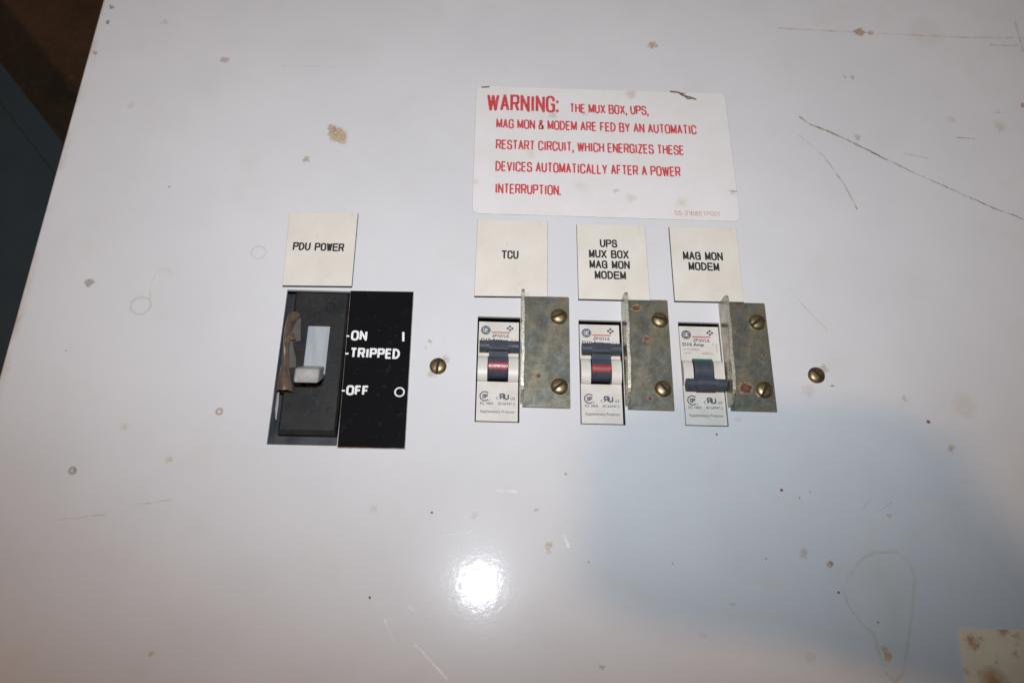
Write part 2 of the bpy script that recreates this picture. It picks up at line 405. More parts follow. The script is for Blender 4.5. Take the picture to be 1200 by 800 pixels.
def copper_mat():
    t = NT('brown_copper_sheet')
    c = t.mix(t.rng(t.noise(110, 4, .6), .38, .64), (0.38, 0.275, 0.20), (0.17, 0.12, 0.09))
    c = t.mix(t.rng(t.noise(260, 4, .7), .58, .70, 0, .7), c, (0.19, 0.10, 0.06))
    t.bump(t.noise(150, 3), .10, .0005)
    return t.fin(c, .27, .65)
M['copper'] = copper_mat()
def rustlabel_mat():
    t = NT('yellowed_rusty_label')
    c = t.mix(t.rng(t.noise(60, 4), .35, .65), (0.88, 0.74, 0.54), (0.82, 0.66, 0.46))
    c = t.mix(t.rng(t.noise(150, 5, .65), .60, .74, 0, .75), c, (0.48, 0.24, 0.07))
    pos = t.vm('SCALE', t.co, 1000.0)
    w = t.vm('ADD', pos, t.vm('SCALE', t.vm('SUBTRACT', t.noise(350, 4, .65, color=True), (.5, .5, .5)), 6.0))
    for u, v, r, s, col in ((1138, 751, 8, .9, (0.46, 0.17, 0.03)), (1142, 757, 6, .8, (0.46, 0.18, 0.03)), (1164, 797, 16, .9, (0.50, 0.22, 0.05)), (1175, 738, 8, .7, (0.46, 0.18, 0.04)), (1190, 766, 5, .6, (.4, .2, .06)), (1132, 785, 5, .5, (.45, .28, .1))):
        d = t.vm('DISTANCE', w, t.vm('MULTIPLY_ADD', c, (1e-9,)*3, tuple(P(u, v))), out=1)
        c = t.mix(t.rng(d, r/2.9*.2, r/2.9*1.1, s, 0), c, col)
    return t.fin(c, .55)
M['rusty_label'] = rustlabel_mat()
def floor_mat():
    t = NT('brown_floor_covering')
    c = t.mix(t.rng(t.noise(18, 6, .7), .35, .68), (0.090, 0.047, 0.018), (0.045, 0.023, 0.010))
    c = t.mix(t.rng(t.noise(180, 4, .7), .55, .75, 0, .5), c, (0.16, 0.105, 0.06))
    t.bump(t.noise(300, 5), .4, .002)
    return t.fin(c, .8)
M['floor'] = floor_mat()
M['blue_box'] = simple('slate_blue_paint', (0.032, 0.047, 0.054), 0.42, var=0.06, scale=40, bump=0.03)
M['blue_box_dark'] = simple('slate_blue_shade_seam', (0.03, 0.045, 0.05), 0.6)

# ------------------------------------------------------------------ lettering
def place_text_mesh(me, name, mat, parent, x0, x1, y0, y1, z, mir=False):
    xs = [v.co.x for v in me.vertices]; ys = [v.co.y for v in me.vertices]
    ax, bx, ay, by = min(xs), max(xs), min(ys), max(ys)
    for v in me.vertices:
        fx = (v.co.x-ax)/(bx-ax); fy = (v.co.y-ay)/(by-ay)
        if mir: fx = 1-fx
        v.co = ((x0+(x1-x0)*fx)*MM, (y0+(y1-y0)*fy)*MM, z*MM)
    me.materials.clear(); me.materials.append(mat)
    o = bpy.data.objects.new(name, me); COL.objects.link(o); o.parent = parent
    return o

def text_mesh(s, weight=0.0, shear=0.0, space=1.0):
    cu = bpy.data.curves.new('t', 'FONT'); cu.body = s; cu.offset = weight; cu.shear = shear; cu.space_character = space
    cu.resolution_u = 3; cu.fill_mode = 'FRONT'
    ob = bpy.data.objects.new('t', cu); COL.objects.link(ob)
    dg = bpy.context.evaluated_depsgraph_get()
    me = bpy.data.meshes.new_from_object(ob.evaluated_get(dg))
    bpy.data.objects.remove(ob); bpy.data.curves.remove(cu)
    return me

def join_meshes(parts, name, mats, parent):
    """parts: objects sharing a parent, merged into one mesh object without operators"""
    bm = bmesh.new(); mlist = []
    for o in parts:
        b2 = bmesh.new(); b2.from_mesh(o.data)
        mat = o.data.materials[0]
        if mat not in mlist: mlist.append(mat)
        for f in b2.faces: f.material_index = mlist.index(mat)
        tmp = bpy.data.meshes.new('tmp'); b2.to_mesh(tmp); b2.free(); bm.from_mesh(tmp); bpy.data.meshes.remove(tmp)
    me = bpy.data.meshes.new(name); bm.to_mesh(me); bm.free()
    for m in mlist: me.materials.append(m)
    for o in parts:
        d = o.data; bpy.data.objects.remove(o); bpy.data.meshes.remove(d)
    ob = bpy.data.objects.new(name, me); COL.objects.link(ob); ob.parent = parent
    return ob

O_ = [(2,6),(1.1,6),(0,5.3),(0,3),(0,.7),(1.1,0),(2,0),(2.9,0),(4,.7),(4,3),(4,5.3),(2.9,6),(2,6)]
C_ = [(3.95,4.2),(3.9,5.2),(3.1,6),(2.05,6),(1.0,6),(0,5.3),(0,3),(0,.7),(1.0,0),(2.05,0),(3.1,0),(3.9,.7),(4,1.9)]
S_ = [(3.75,4.4),(3.75,5.4),(3.0,6),(2.0,6),(.9,6),(.2,5.4),(.2,4.5),(.2,3.5),(1.2,3.3),(2,3.1),(3,2.9),(4,2.6),(4,1.5),(4,.5),(3.1,0),(2,0),(.8,0),(0,.7),(0,1.8)]
PB = [(0,6),(2.2,6),(3.9,6),(3.9,4.5),(3.9,2.95),(2.2,2.95),(0,2.95)]
GL = {  # single-stroke alphabet on a 0..4 x 0..6 field; width, straight strokes, curved strokes
 'A': (4, [[(0,0),(2,6),(4,0)],[(.75,2),(3.25,2)]], []), 'B': (4, [[(0,0),(0,6)]], [[(0,6),(2.1,6),(3.6,6),(3.6,4.6),(3.6,3.15),(2.1,3.15),(0,3.15)],[(2.1,3.15),(4,3.15),(4,1.6),(4,0),(2.3,0),(0,0)]]),
 'C': (4, [], [C_]), 'D': (4, [[(0,0),(0,6)]], [[(0,6),(.8,6)]+[(1.4+2.6*math.sin(a*math.pi/12), 3+3*math.cos(a*math.pi/12)) for a in range(13)]+[(.8,0),(0,0)]]), 'E': (3.5, [[(3.5,0),(0,0),(0,6),(3.5,6)],[(0,3.15),(3.2,3.15)]], []),
 'F': (3.3, [[(0,0),(0,6),(3.3,6)],[(0,3.1),(2.9,3.1)]], []), 'G': (4, [[(4,0),(4,2.9),(2.2,2.9)]], [C_[:-1]+[(4,1.5),(4,2.4)]]), 'H': (4, [[(0,0),(0,6)],[(4,0),(4,6)],[(0,3.15),(4,3.15)]], []),
 'I': (0.9, [[(.45,0),(.45,6)]], []), 'K': (4, [[(0,0),(0,6)],[(0,2),(3.8,6)],[(1.4,3.4),(4,0)]], []), 'L': (3.2, [[(0,6),(0,0),(3.2,0)]], []), 'M': (4.7, [[(0,0),(0,6),(2.35,.6),(4.7,6),(4.7,0)]], []),
 'N': (4, [[(0,0),(0,6),(4,0),(4,6)]], []), 'O': (4.2, [], [[(x*1.05,y) for x,y in O_]]), 'P': (3.9, [[(0,0),(0,6)]], [PB]), 'R': (4, [[(0,0),(0,6)],[(2.3,2.95),(4,0)]], [PB]), 'S': (4, [], [S_]),
 'T': (3.8, [[(0,6),(3.8,6)],[(1.9,6),(1.9,0)]], []), 'U': (4, [], [[(0,6),(0,4)]+[(2-2*math.cos(a*math.pi/10), 2-2*math.sin(a*math.pi/10)) for a in range(11)]+[(4,4),(4,6)]]), 'V': (4, [[(0,6),(2,0),(4,6)]], []), 'W': (5.8, [[(0,6),(1.45,0),(2.9,5.6),(4.35,0),(5.8,6)]], []),
 'X': (4, [[(0,0),(4,6)],[(0,6),(4,0)]], []), 'Y': (4, [[(0,6),(2,2.7),(4,6)],[(2,2.7),(2,0)]], []), 'Z': (3.7, [[(0,6),(3.7,6),(0,0),(3.7,0)]], []),
 '&': (4.4, [], [[(4.4,0),(2.6,2.2),(1.0,4.2),(.6,5.2),(1.0,6),(1.9,6),(2.8,6),(3.0,5),(2.6,4.2),(1.0,3.2),(0,2.4),(0,1.4),(.2,0),(1.7,0),(3.2,0),(3.9,1.4),(4.1,2.8)]]),
 ',': (.3, [[(.2,.25),(.2,-.3),(-.05,-1.0)]], []), '.': (.1, [[(0,0),(0,.2)]], []), ':': (.1, [[(0,.2),(0,.5)],[(0,3.9),(0,4.2)]], []), '-': (2, [[(0,2.6),(2,2.6)]], []),
 '0': (3.6, [], [[(x*.9,y) for x,y in O_]]), '1': (1.6, [[(0,4.7),(1.4,6),(1.4,0)]], []), '2': (3.8, [[(.1,0),(3.8,0)]], [[(.1,4.3),(.1,6),(2,6),(3.8,6),(3.8,4.4),(3.8,3.2),(1.4,1.6),(.1,0)]]),
 '5': (3.8, [[(3.5,6),(.6,6),(.2,3)]], [[(.2,3),(1,3.8),(2,3.8),(3.8,3.7),(3.8,1.9),(3.8,0),(1.9,0),(.2,0),(0,1.5)]]), '6': (3.8, [], [[(3.6,4.9),(3.2,6),(2,6),(0,6),(0,2.6),(0,0),(2,0),(3.8,0),(3.8,1.9),(3.8,3.7),(2,3.7),(.3,3.7),(0,2)]]),
 '7': (3.8, [[(0,6),(3.8,6),(1.3,0)]], []), '8': (3.8, [], [[(1.9,3.2),(.3,3.4),(.3,4.6),(.3,6),(1.9,6),(3.5,6),(3.5,4.6),(3.5,3.4),(1.9,3.2),(0,3),(0,1.6),(0,0),(1.9,0),(3.8,0),(3.8,1.6),(3.8,3),(1.9,3.2)]]),
}
import itertools
LEV = itertools.count()
def chaikin(p, n=3):
    for _ in range(n):
        q = [p[0]]
        for a, b in zip(p, p[1:]):
            q += [(a[0]*.75+b[0]*.25, a[1]*.75+b[1]*.25), (a[0]*.25+b[0]*.75, a[1]*.25+b[1]*.75)]
        p = q + [p[-1]]
    return p
def stroke(mb, pts, w, z, mi=0, caps=True, corner=0):
    """flat ribbon along pts (mm): one mitred strip where it bends gently, separate butted pieces at sharp corners"""
    pts = [Vector(p[:2]) for p in pts]
    pts = [p for i, p in enumerate(pts) if i == 0 or (p-pts[i-1]).length > 1e-4]
    runs = [[pts[0]]]
    for i in range(1, len(pts)):
        runs[-1].append(pts[i])
        if i < len(pts)-1 and (pts[i]-pts[i-1]).angle(pts[i+1]-pts[i]) > .7: runs.append([pts[i]])
    lev = lambda: z + 0.0025*(next(LEV) % 40)
    for k, r in enumerate(runs):
        vs = []; zz = lev()
        for i, q in enumerate(r):
            d1 = (q-r[i-1]).normalized() if i else (r[1]-r[0]).normalized()
            d2 = (r[i+1]-q).normalized() if i < len(r)-1 else d1
            n1 = Vector((-d1.y, d1.x)); n2 = Vector((-d2.y, d2.x)); m = (n1+n2).normalized()
            m = m*(w/2/max(.5, m.dot(n1)))
            vs += [(*(q+m), zz), (*(q-m), zz)]
        mb.add(vs, [(2*i, 2*i+1, 2*i+3, 2*i+2) for i in range(len(r)-1)], mi)
        if k: 
            q = r[0]; zz = lev()
            mb.add([(q.x+w/2*math.cos(a*math.pi/6), q.y+w/2*math.sin(a*math.pi/6), zz) for a in range(12)], [tuple(range(12))], mi)
    if caps and (len(pts) < 4 or (pts[0]-pts[-1]).length > w*.2):
        for q in (pts[0], pts[-1]):
            zz = lev(); mb.add([(q.x+w/2*math.cos(a*math.pi/6), q.y+w/2*math.sin(a*math.pi/6), zz) for a in range(12)], [tuple(range(12))], mi)
def engraved(mb, s, x0, x1, y0, y1, w, z, caps=True, gap=1.45, spw=2.6, mono=False, mi=0, y2=None, flip=False):
    """fit a line of stroke text to a box; y2 = lower edge at the right end of a slightly slanting line"""
    pos = 0; run = []
    for ch in s:
        if ch == ' ': pos += spw; continue
        wd = GL[ch][0]
        if mono and wd > 1: 
            run.append((pos, ch, 4/wd)); pos += 4 + gap
        else:
            run.append((pos, ch, 1)); pos += wd + gap
    tot = run[-1][0] + GL[run[-1][1]][0]*run[-1][2]
    sx = (x1-x0-w)/tot; sy = (y1-y0-w)/6; sl = 0 if y2 is None else (y2-y0)/(x1-x0)
    for p0, ch, kx in run:
        wd, straight, curved = GL[ch]
        for st in straight + [chaikin(c) for c in curved]:
            q = [Vector((x0+w/2+(p0+a*kx)*sx, y0+w/2+b*sy)) for a, b in st]
            if flip: q = [Vector((x0+x1-v.x, v.y)) for v in q]
            if ch in 'BDPR' and st not in straight and not caps:          # square the corners where a bowl meets its stem
                q[0] = q[0] - (q[1]-q[0]).normalized()*w*.5; q[-1] = q[-1] - (q[-2]-q[-1]).normalized()*w*.5
            stroke(mb, [(v.x, v.y+(v.x-x0)*sl) for v in q], w, z, mi, caps or ch in '.,:')
def pxbox(u0, u1, vt, vb, z, vr=0.0):
    """box (mm) of a written line measured at its left end; vr = how much lower its right end sits"""
    a = P(u0, vb, z); b = P(u1, vb+vr, z); c = P(u0, vt, z)
    return a.x, b.x, (a.y+b.y)/2, (a.y+b.y)/2 + (c.y-a.y)

# ------------------------------------------------------------------ setting
ZF = -235.0
mb = MB(); mb.box(-2600, 2600, -2200, 2800, ZF-20, ZF)
tag(mb.build('floor', M['floor']), kind='structure')

# blue-grey box standing left of the panel: its far rim runs up to the panel's edge
ZB = -120.0
a = P(0, 75, ZB); b = P(71, 166, ZB)
ang = math.atan2((b-a).y, (b-a).x)
bx = empty('storage_box', (a.x, a.y, ZF), ang)
tag(bx, 'dark slate blue metal box with raised rim, below the panel at upper left', 'box')
H = ZB-ZF; L0, L1, WD = -170, 330, 330
rim = 14.5
mb = MB()
mb.box(L0, L1, -WD, 0, 0, H-3.5)
mb.build('body', M['blue_box'], bx)
mb = MB()
mb.box(L0-.5, L1+.5, -rim, .5, H-3.4, H); mb.box(L0-.5, L1+.5, -WD-.5, -WD+rim, H-3.4, H)
mb.box(L0-.5, L0+rim, -WD+rim+.01, -rim-.01, H-3.4, H); mb.box(L1-rim, L1+.5, -WD+rim+.01, -rim-.01, H-3.4, H)
mb.build('rim', M['blue_box'], bx)

# ------------------------------------------------------------------ the panel
PX0, PX1, PY0, PY1 = -199.0, 300.0, -45.0, 440.0
HOLES = [(-87.3, -59.4, 92.2, 161.3), (-4.7, 13.6, 103.6, 151.0), (38.7, 57.2, 103.6, 150.6), (81.9, 99.9, 104.0, 150.9)]
pan = empty('steel_panel', (0, 0, ZF))
tag(pan, 'large white painted steel cabinet front with rust specks and long scratches', 'panel')
def tile(x, y):
    i = max(k for k in range(len(TILE_X)-1) if x >= TILE_X[k] or k == 0); j = max(k for k in range(len(TILE_Y)-1) if y >= TILE_Y[k] or k == 0)
    return TILES.index((i, j))
def panel_mesh():
    mb = MB()
    xs = sorted({PX0+1.2, *TILE_X[1:]} | {h[0] for h in HOLES} | {h[1] for h in HOLES}); ys = sorted(set(TILE_Y) | {h[2] for h in HOLES} | {h[3] for h in HOLES})
    inh = lambda x, y: any(h[0] < x < h[1] and h[2] < y < h[3] for h in HOLES)
    for i in range(len(xs)-1):
        for j in range(len(ys)-1):
            x0, x1, y0, y1 = xs[i], xs[i+1], ys[j], ys[j+1]
            if inh((x0+x1)/2, (y0+y1)/2): continue
            mb.add([(x0,y0,0),(x1,y0,0),(x1,y1,0),(x0,y1,0)], [(0,1,2,3)], tile((x0+x1)/2, (y0+y1)/2))
    for h in HOLES:
        x0, x1, y0, y1 = h; z = -1.5
        for p, q in (((x0,y0),(x1,y0)), ((x1,y0),(x1,y1)), ((x1,y1),(x0,y1)), ((x0,y1),(x0,y0))):
            mb.add([(*p,0),(*q,0),(*q,z),(*p,z)], [(0,1,2,3)], tile((x0+x1)/2, (y0+y1)/2))
    # folded left edge and the other three turned-down sides
    pr = [(PX0+1.2, 0)] + [(PX0+1.2-1.2*math.sin(a*math.pi/12), -1.2+1.2*math.cos(a*math.pi/12)) for a in range(1, 7)] + [(PX0, -40)]
    for (xa, za), (xb, zb) in zip(pr, pr[1:]):
        mb.add([(xa,PY0,za),(xa,PY1,za),(xb,PY1,zb),(xb,PY0,zb)], [(0,1,2,3)], 0, True)
    mb.add([(PX1,PY0,0),(PX1,PY1,0),(PX1,PY1,-40),(PX1,PY0,-40)], [(0,1,2,3)])
    mb.add([(PX0+1.2,PY1,0),(PX1,PY1,0),(PX1,PY1,-40),(PX0+1.2,PY1,-40)], [(0,1,2,3)])
    mb.add([(PX0+1.2,PY0,0),(PX1,PY0,0),(PX1,PY0,-40),(PX0+1.2,PY0,-40)], [(0,1,2,3)])
    return mb
fs = panel_mesh().build('face_sheet', PANEL, pan); fs.location = (0, 0, -ZF*MM)
mb = MB(); mb.box(PX0+190, PX1-3, PY0+3, PY1-3, 0, -ZF-60); mb.build('cabinet_body', M['gunmetal'], pan)

# ------------------------------------------------------------------ flat labels
def flat_label(name, corners, z1, mats, rad=0.0, bev=0.0, top=None, z0=0.02):
    c = [P(u, v, z1) for u, v in corners]                # TL TR BR BL
    o = sum(c, Vector())/4
    root = empty(name, (o.x, o.y, 0))
    pts = [(q.x-o.x, q.y-o.y) for q in (c[3], c[2], c[1], c[0])]
    if rad:
        out = []
        for i in range(4):
            p, q, r = Vector(pts[i-1]), Vector(pts[i]), Vector(pts[(i+1) % 4])
            e1, e2 = (p-q).normalized(), (r-q).normalized()
            for k in range(6):
                s = k/5; out.append(tuple(q + e1*rad*(1-s)**2 + e2*rad*s**2))
        pts = out
    mb = MB(); mb.prism(pts, z0, z1, 0, top, bev)
    return root, o, mb

# the warning label, thin film
root, o, mb = flat_label('warning_label', ((558,100.4),(849.5,110.0),(868.3,259.9),(553.0,250.1)), 0.16, None, rad=3.6, bev=.14, top=1)
tag(root, 'white rounded sticker with red WARNING text above the three breakers', 'warning label')
f = mb.build('film', [M['film_edge'], M['film']], root)
f.data.transform(Matrix.Translation(o*MM)); f.location = -o*MM                # paint marks share the panel's millimetres
lw = MB()
for s, (u0, u1, vt, vb, vr), wt in (
    ('WARNING:', (570.3, 655, 110.6, 130.4, 1.6), 1.38), ('THE MUX BOX, UPS,', (667.6, 760.4, 121.6, 132.4, 2.6), .80),
    ('MAG MON & MODEM ARE FED BY AN AUTOMATIC', (581.3, 816.6, 139.9, 151.0, 6.2), .80), ('RESTART CIRCUIT, WHICH ENERGIZES THESE', (580.8, 802, 164.2, 175.6, 5.6), .80),
    ('DEVICES AUTOMATICALLY AFTER A POWER', (580.3, 798, 189.4, 201.2, 5.4), .80), ('INTERRUPTION.', (579.9, 657.6, 215, 226.9, 1.9), .80), ('55-216857P001', (790.8, 843.5, 247.0, 252.2, 1.2), .26)):
    x0, x1, y0, y1 = pxbox(u0, u1, vt, vb, .2, vr)
    engraved(lw, s, x0-o.x, x1-o.x, y0-o.y, y1-o.y, wt, .18, False, 2.15 if len(s) < 9 else 1.95, 3.0, mi=1 if s[0] == '5' else 0)
lw.build('lettering', [M['red_ink'], M['red_ink_faint']], root)
for px, w in (([(786,107.5),(795,108.5),(800,112),(808,114),(815,116.5)], 1.0), ([(793,108.5),(803,110)], .6), ([(800,111),(806,116),(813,115.5)], .7), ([(565,102.5),(573,102)], .8), ([(857,224),(863,224.5)], .35)):
    mb = MB(); stroke(mb, [tuple((P(u, v, .2)-o).xy) for u, v in px], w, .195); mb.build('tear', M['tear'], root)

# engraved ivory name plates
PLATES = [
 (((339.4,248.9),(419.5,249.8),(412.2,335.4),(330.8,334.5)), [('PDU POWER', 342.6, 403, 284.4, 293.8, .3)], 'ivory name plate engraved PDU POWER above the large black switch'),
 (((559.6,256.4),(641.6,259),(641.5,347.8),(555.7,346.8)), [('TCU', 587.6, 607.7, 293.3, 303.2, .4)], 'ivory name plate engraved TCU above the left breaker'),
 (((675.7,262.3),(755.7,264.6),(762,352),(678,350.3)), [('UPS', 703, 723.5, 280.6, 289.9, .3), ('MUX BOX', 690.2, 737, 292.8, 302.3, .6), ('MAG MON', 690.8, 738.3, 305.0, 314.5, .6), ('MODEM', 697, 733.8, 317.4, 326.9, .5)], 'ivory name plate with four engraved lines starting UPS'),
 (((784,265.5),(863,267.8),(871.8,354),(790.8,352.5)), [('MAG MON', 800.6, 847.5, 294.8, 304.4, .8), ('MODEM', 807.2, 843.3, 307.2, 316.8, .6)], 'ivory name plate engraved MAG MON MODEM on two lines only, above the right breaker')]
for cor, lines, lab in PLATES:
    root, o, mb = flat_label('name_plate', cor, 1.5, None, bev=.12, top=1)
    tag(root, lab, 'name plate', 'engraved ivory name plates')
    mb.build('plate', [M['core'], M['ivory']], root)
    t = MB()
    for s, u0, u1, vt, vb, vr in lines:
        x0, x1, y0, y1 = pxbox(u0, u1, vt, vb, 1.5, vr)
        engraved(t, s, x0-o.x, x1-o.x, y0-o.y, y1-o.y, 0.76, 1.515, True, 2.0, 3.8, True)
    t.build('lettering', M['ink'], root)

# black legend plate beside the switch
root, o, mb = flat_label('legend_plate', ((410.6,340.2),(484.9,341.4),(474.6,525.8),(395.0,524.3)), 0.75, None, bev=.28)
for i in range(len(mb.m)): mb.m[i] = 1
n = len(mb.m); mb.m[-2] = 0
tag(root, 'tall black plate printed in white ON TRIPPED OFF beside the large switch', 'legend plate')
mb.build('plate', [M['legend'], M['worn_edge']], root)
t = MB()
for w_, u0, u1, vt, vb in (('ON', 410.9, 429.8, 387.2, 399.0), ('TRIPPED', 409.6, 468.3, 407.9, 420.0), ('OFF', 405.2, 431.8, 451.4, 463.2)):
    x0, x1, y0, y1 = pxbox(u0, u1, vt, vb, .75)
    engraved(t, w_, x0-o.x, x1-o.x, y0-o.y, y1-o.y, .92, .765, False, 2.15)
def bar(u0, v0, u1, v1):
    c = [P(u0,v1,.75)-o, P(u1,v1,.75)-o, P(u1,v0,.75)-o, P(u0,v0,.75)-o]
    t.add([(q.x, q.y, .765) for q in c], [(0,1,2,3)])
bar(471.3, 389, 473.9, 399.8); bar(406.0, 392.8, 409.3, 394.6); bar(404.6, 413.2, 408.4, 415.2); bar(400.6, 456.6, 404.2, 458.6)
c = P(468.2, 459.2, .75)-o
for i in range(32):
    a0, a1 = i*math.pi/16, (i+1)*math.pi/16; ro, ri = 2.15, 1.55
    t.add([(c.x+r*math.cos(q), c.y+r*math.sin(q), .765) for r, q in ((ri,a0),(ro,a0),(ro,a1),(ri,a1))], [(0,1,2,3)])
t.build('lettering', M['white_ink'], root)

# rusty label in the near right corner
root, o, mb = flat_label('corner_label', ((1122.5,735.8),(1262,739.0),(1290,870),(1141,872)), 0.25, None, rad=1.6)
tag(root, 'yellowed rust blotched sticker in the lower right corner', 'label')
f = mb.build('film', M['rusty_label'], root)
f.data.transform(Matrix.Translation(o*MM)); f.location = -o*MM

# ------------------------------------------------------------------ screws
def screw_mb(R=3.55, h=2.1, sw=.60, depth=1.0):
    mb = MB(); N = 18
    cols = [R*math.sin(-math.pi/2 + (math.pi/2 - math.asin(sw/R))*i/9) for i in range(10)]
    cols[-1] = -sw; cols[0] = -R*.998
    zf = lambda r: .65 + (h-.65)*math.sqrt(max(0, 1-(min(r, R)/R)**2.3))
    for sgn in (-1, 1):
        vs = []; fs = []
        for x in cols:
            half = math.sqrt(max(R*R-x*x, 1e-9))
            for j in range(N+1):
                y = -half*math.cos(math.pi*j/N); vs.append((sgn*-x, y, zf(math.hypot(x, y))))
        n = N+1
        fs = [(i*n+j, (i+1)*n+j, (i+1)*n+j+1, i*n+j+1) for i in range(len(cols)-1) for j in range(N)]
        mb.add(vs, fs, 0, True)
        # slot wall
        half = math.sqrt(R*R-sw*sw)
        w = [(sgn*sw, -half*math.cos(math.pi*j/N), zf(math.hypot(sw, half*math.cos(math.pi*j/N)))) for j in range(N+1)]
        w2 = [(x, y, min(z, h-depth)) for x, y, z in w]
        mb.add(w+w2, [(j, j+1, n+j+1, n+j) for j in range(N)], 0)
    half = math.sqrt(R*R-sw*sw)
    mb.add([(-sw,-half,h-depth),(sw,-half,h-depth),(sw,half,h-depth),(-sw,half,h-depth)], [(0,1,2,3)], 1)
    # rim
    ring = [(R*math.cos(i*math.pi/20), R*math.sin(i*math.pi/20)) for i in range(40)]
    mb.add([(x,y,.65) for x,y in ring]+[(x,y,0) for x,y in ring], [(i,(i+1)%40,40+(i+1)%40,40+i) for i in range(40)], 0, True)
    return mb
screw_data = screw_mb().build('screw', [M['brass'], M['slot']])
SCREW = screw_data.data; bpy.data.objects.remove(screw_data)
def screw(name, u, v, slot_deg, parent=None, base=(0, 0, 0), z=0.0, sc=1.0):
    ob = bpy.data.objects.new(name, SCREW); COL.objects.link(ob); ob.parent = parent
    q = P(u, v, z+1.2); q.z = z
    ob.location = (q-Vector(base))*MM
    ob.rotation_euler = (0, 0, math.radians(slot_deg-90)); ob.scale = (sc,)*3
    return ob
tag(screw('panel_screw', 513.2, 428.1, 82), 'brass slotted screw alone in the panel between black legend plate and left breaker', 'screw', 'brass screws alone in the panel')
tag(screw('panel_screw', 957.5, 438.7, -50), 'brass slotted screw alone in the panel right of all the brackets', 'screw', 'brass screws alone in the panel')

# ------------------------------------------------------------------ zinc brackets
TH = 1.2
def bracket(x0, x1, y0, y1, screws, spots, label, lean=0.0, seed=0):
    rnd = random.Random(seed)
    r = empty('lock_bracket', (x0, y0, 0))
    tag(r, label, 'bracket', 'zinc plated lever lock brackets')
    w, h = x1-x0, y1-y0
    mb = MB()
    pts = [(1.0, .1), (w-.3, 0), (w, .3), (w+.15, h-.4), (w-.3, h), (1.0, h-.1)]
    mb.prism(pts, .03, TH, 0, 0, .12)
    mb.build('plate', [M['zinc']], r)
    # upright flange, rounded towards the near end
    prof = [(1.6, .03), (1.6, 1.0)] + [(9.5-8*math.cos(a*math.pi/16), 1.8+8.0*math.sin(a*math.pi/16)) for a in range(1, 9)] + [(22, 10.6), (34, 11.4)] \
        + [(h-3.4+2.2*math.sin(a*math.pi/12), 9.4+2.4*math.cos(a*math.pi/12)) for a in range(0, 7)] + [(h-.9, 5.0), (h-.6, .03)]
    # denser outline with slight shear marks
    den = []
    for p, q in zip(prof, prof[1:]):
        nn = max(1, int(math.dist(p, q)/1.3))
        den += [(p[0]+(q[0]-p[0])*k/nn, p[1]+(q[1]-p[1])*k/nn) for k in range(nn)]
    den.append(prof[-1])
    n = len(den); mb = MB()
    def fx(z, y): return lean*max(z, 0)/11 + .12*math.sin(y*.35+seed)
    A = [(fx(z, y), y, z) for y, z in den]; B = [(fx(z, y)+TH+rnd.uniform(-.10, .10), y, z) for y, z in den]
    mb.add(A, [tuple(range(n))], 0); mb.add(B, [tuple(reversed(range(n)))], 0)
    for i in range(n):
        j = (i+1) % n; mb.add([A[i], B[i], B[j], A[j]], [(0,1,2,3)], 1, False)
    mb.build('flange', [M['zinc_side'], M['zinc_edge']], r)
    for u, v, d in screws: screw('screw', u, v, d, r, (x0, y0, 0), TH)
    # rust spots with a shape of their own
    if spots:
        for u, v, ru, rv, halo in spots:
            mb = MB(); c = P(u, v, TH)-Vector((x0, y0, 0))
            for k, (m_, s_) in enumerate(((1, 1.55), (0, 1.0)) if halo else ((0, 1.0),)):
                N = 30
                ring = []
                for i in range(N):
                    a = i*2*math.pi/N; q = s_*(1+.42*mnoise.noise(Vector((math.cos(a)*1.7+u, math.sin(a)*1.7+v, k*3))) + rnd.uniform(-.05, .05))
                    ring.append((c.x+ru/2.9*q*math.cos(a), c.y+rv/2.9*q*math.sin(a), TH+.012+.01*k))
                mb.add([(c.x, c.y, TH+.03+.01*k)]+ring, [(0, 1+i, 1+(i+1) % N) for i in range(N)], m_, True)
            mb.build('rust_spot', [M['rust'], M['rust_halo']], r)
    return r
bracket(13.7, 34.5, 110.1, 160.9, ((655.1,370,22), (655.8,451.9,36)), ((631,440,2.6,2.6,False),), 'zinc bracket beside the left breaker under the TCU plate', 0.0, 1)
bracket(57.3, 77.6, 110.1, 160.7, ((773.7,373.9,-14), (777.7,454.5,-52)), ((745.5,361,4.5,3.2,True),(757,397,3,3,True),(761.8,467,2,2,True)), 'zinc bracket beside the middle breaker with small rust spots at its top', 0.0, 2)
bracket(100.2, 120.4, 110.6, 160.5, ((888,376.6,36), (896.5,456,62)), ((874,455,6.5,6,True),(895,416,1.8,1.8,True),(881,405.5,1.4,1.4,True),(866,388,2,1.6,False)), 'zinc bracket beside the right breaker with a large rust patch by its lower screw', 0.0, 3)

# ------------------------------------------------------------------ miniature breakers
CY, CZ = 126.4-104.0, -2.4     # drum axis in breaker-local y, z
def housing_mb(w):
    mb = MB()
    y_lo, y_hi = 17.2, 28.6     # curved waist carrying the drum
    cx0, cx1 = 4.1, 12.9        # drum slot
    ztop = -.8
    mb.box(0, w, 0, y_lo, -40, ztop); mb.box(0, w, y_hi, 44.6, -40, ztop)
    yz = [(y_lo+.01, -40)] + [(y_lo+.01, ztop-.2)] + [(CY+.5 + 5.68*math.sin(a), ztop-.15+3.0*math.cos(a)) for a in [math.radians(-88+176*i/16) for i in range(17)]] + [(y_hi-.01, ztop-.2), (y_hi-.01, -40)]
    yz = [(min(max(y, y_lo+.01), y_hi-.01), z) for y, z in yz]
    mb.xprism(yz, 0.05, cx0, 0, True); mb.xprism(yz, cx1, w-.05, 0, True)
    mb.box(cx0, cx1, y_lo, y_hi, -40, -7, 1)
    return mb
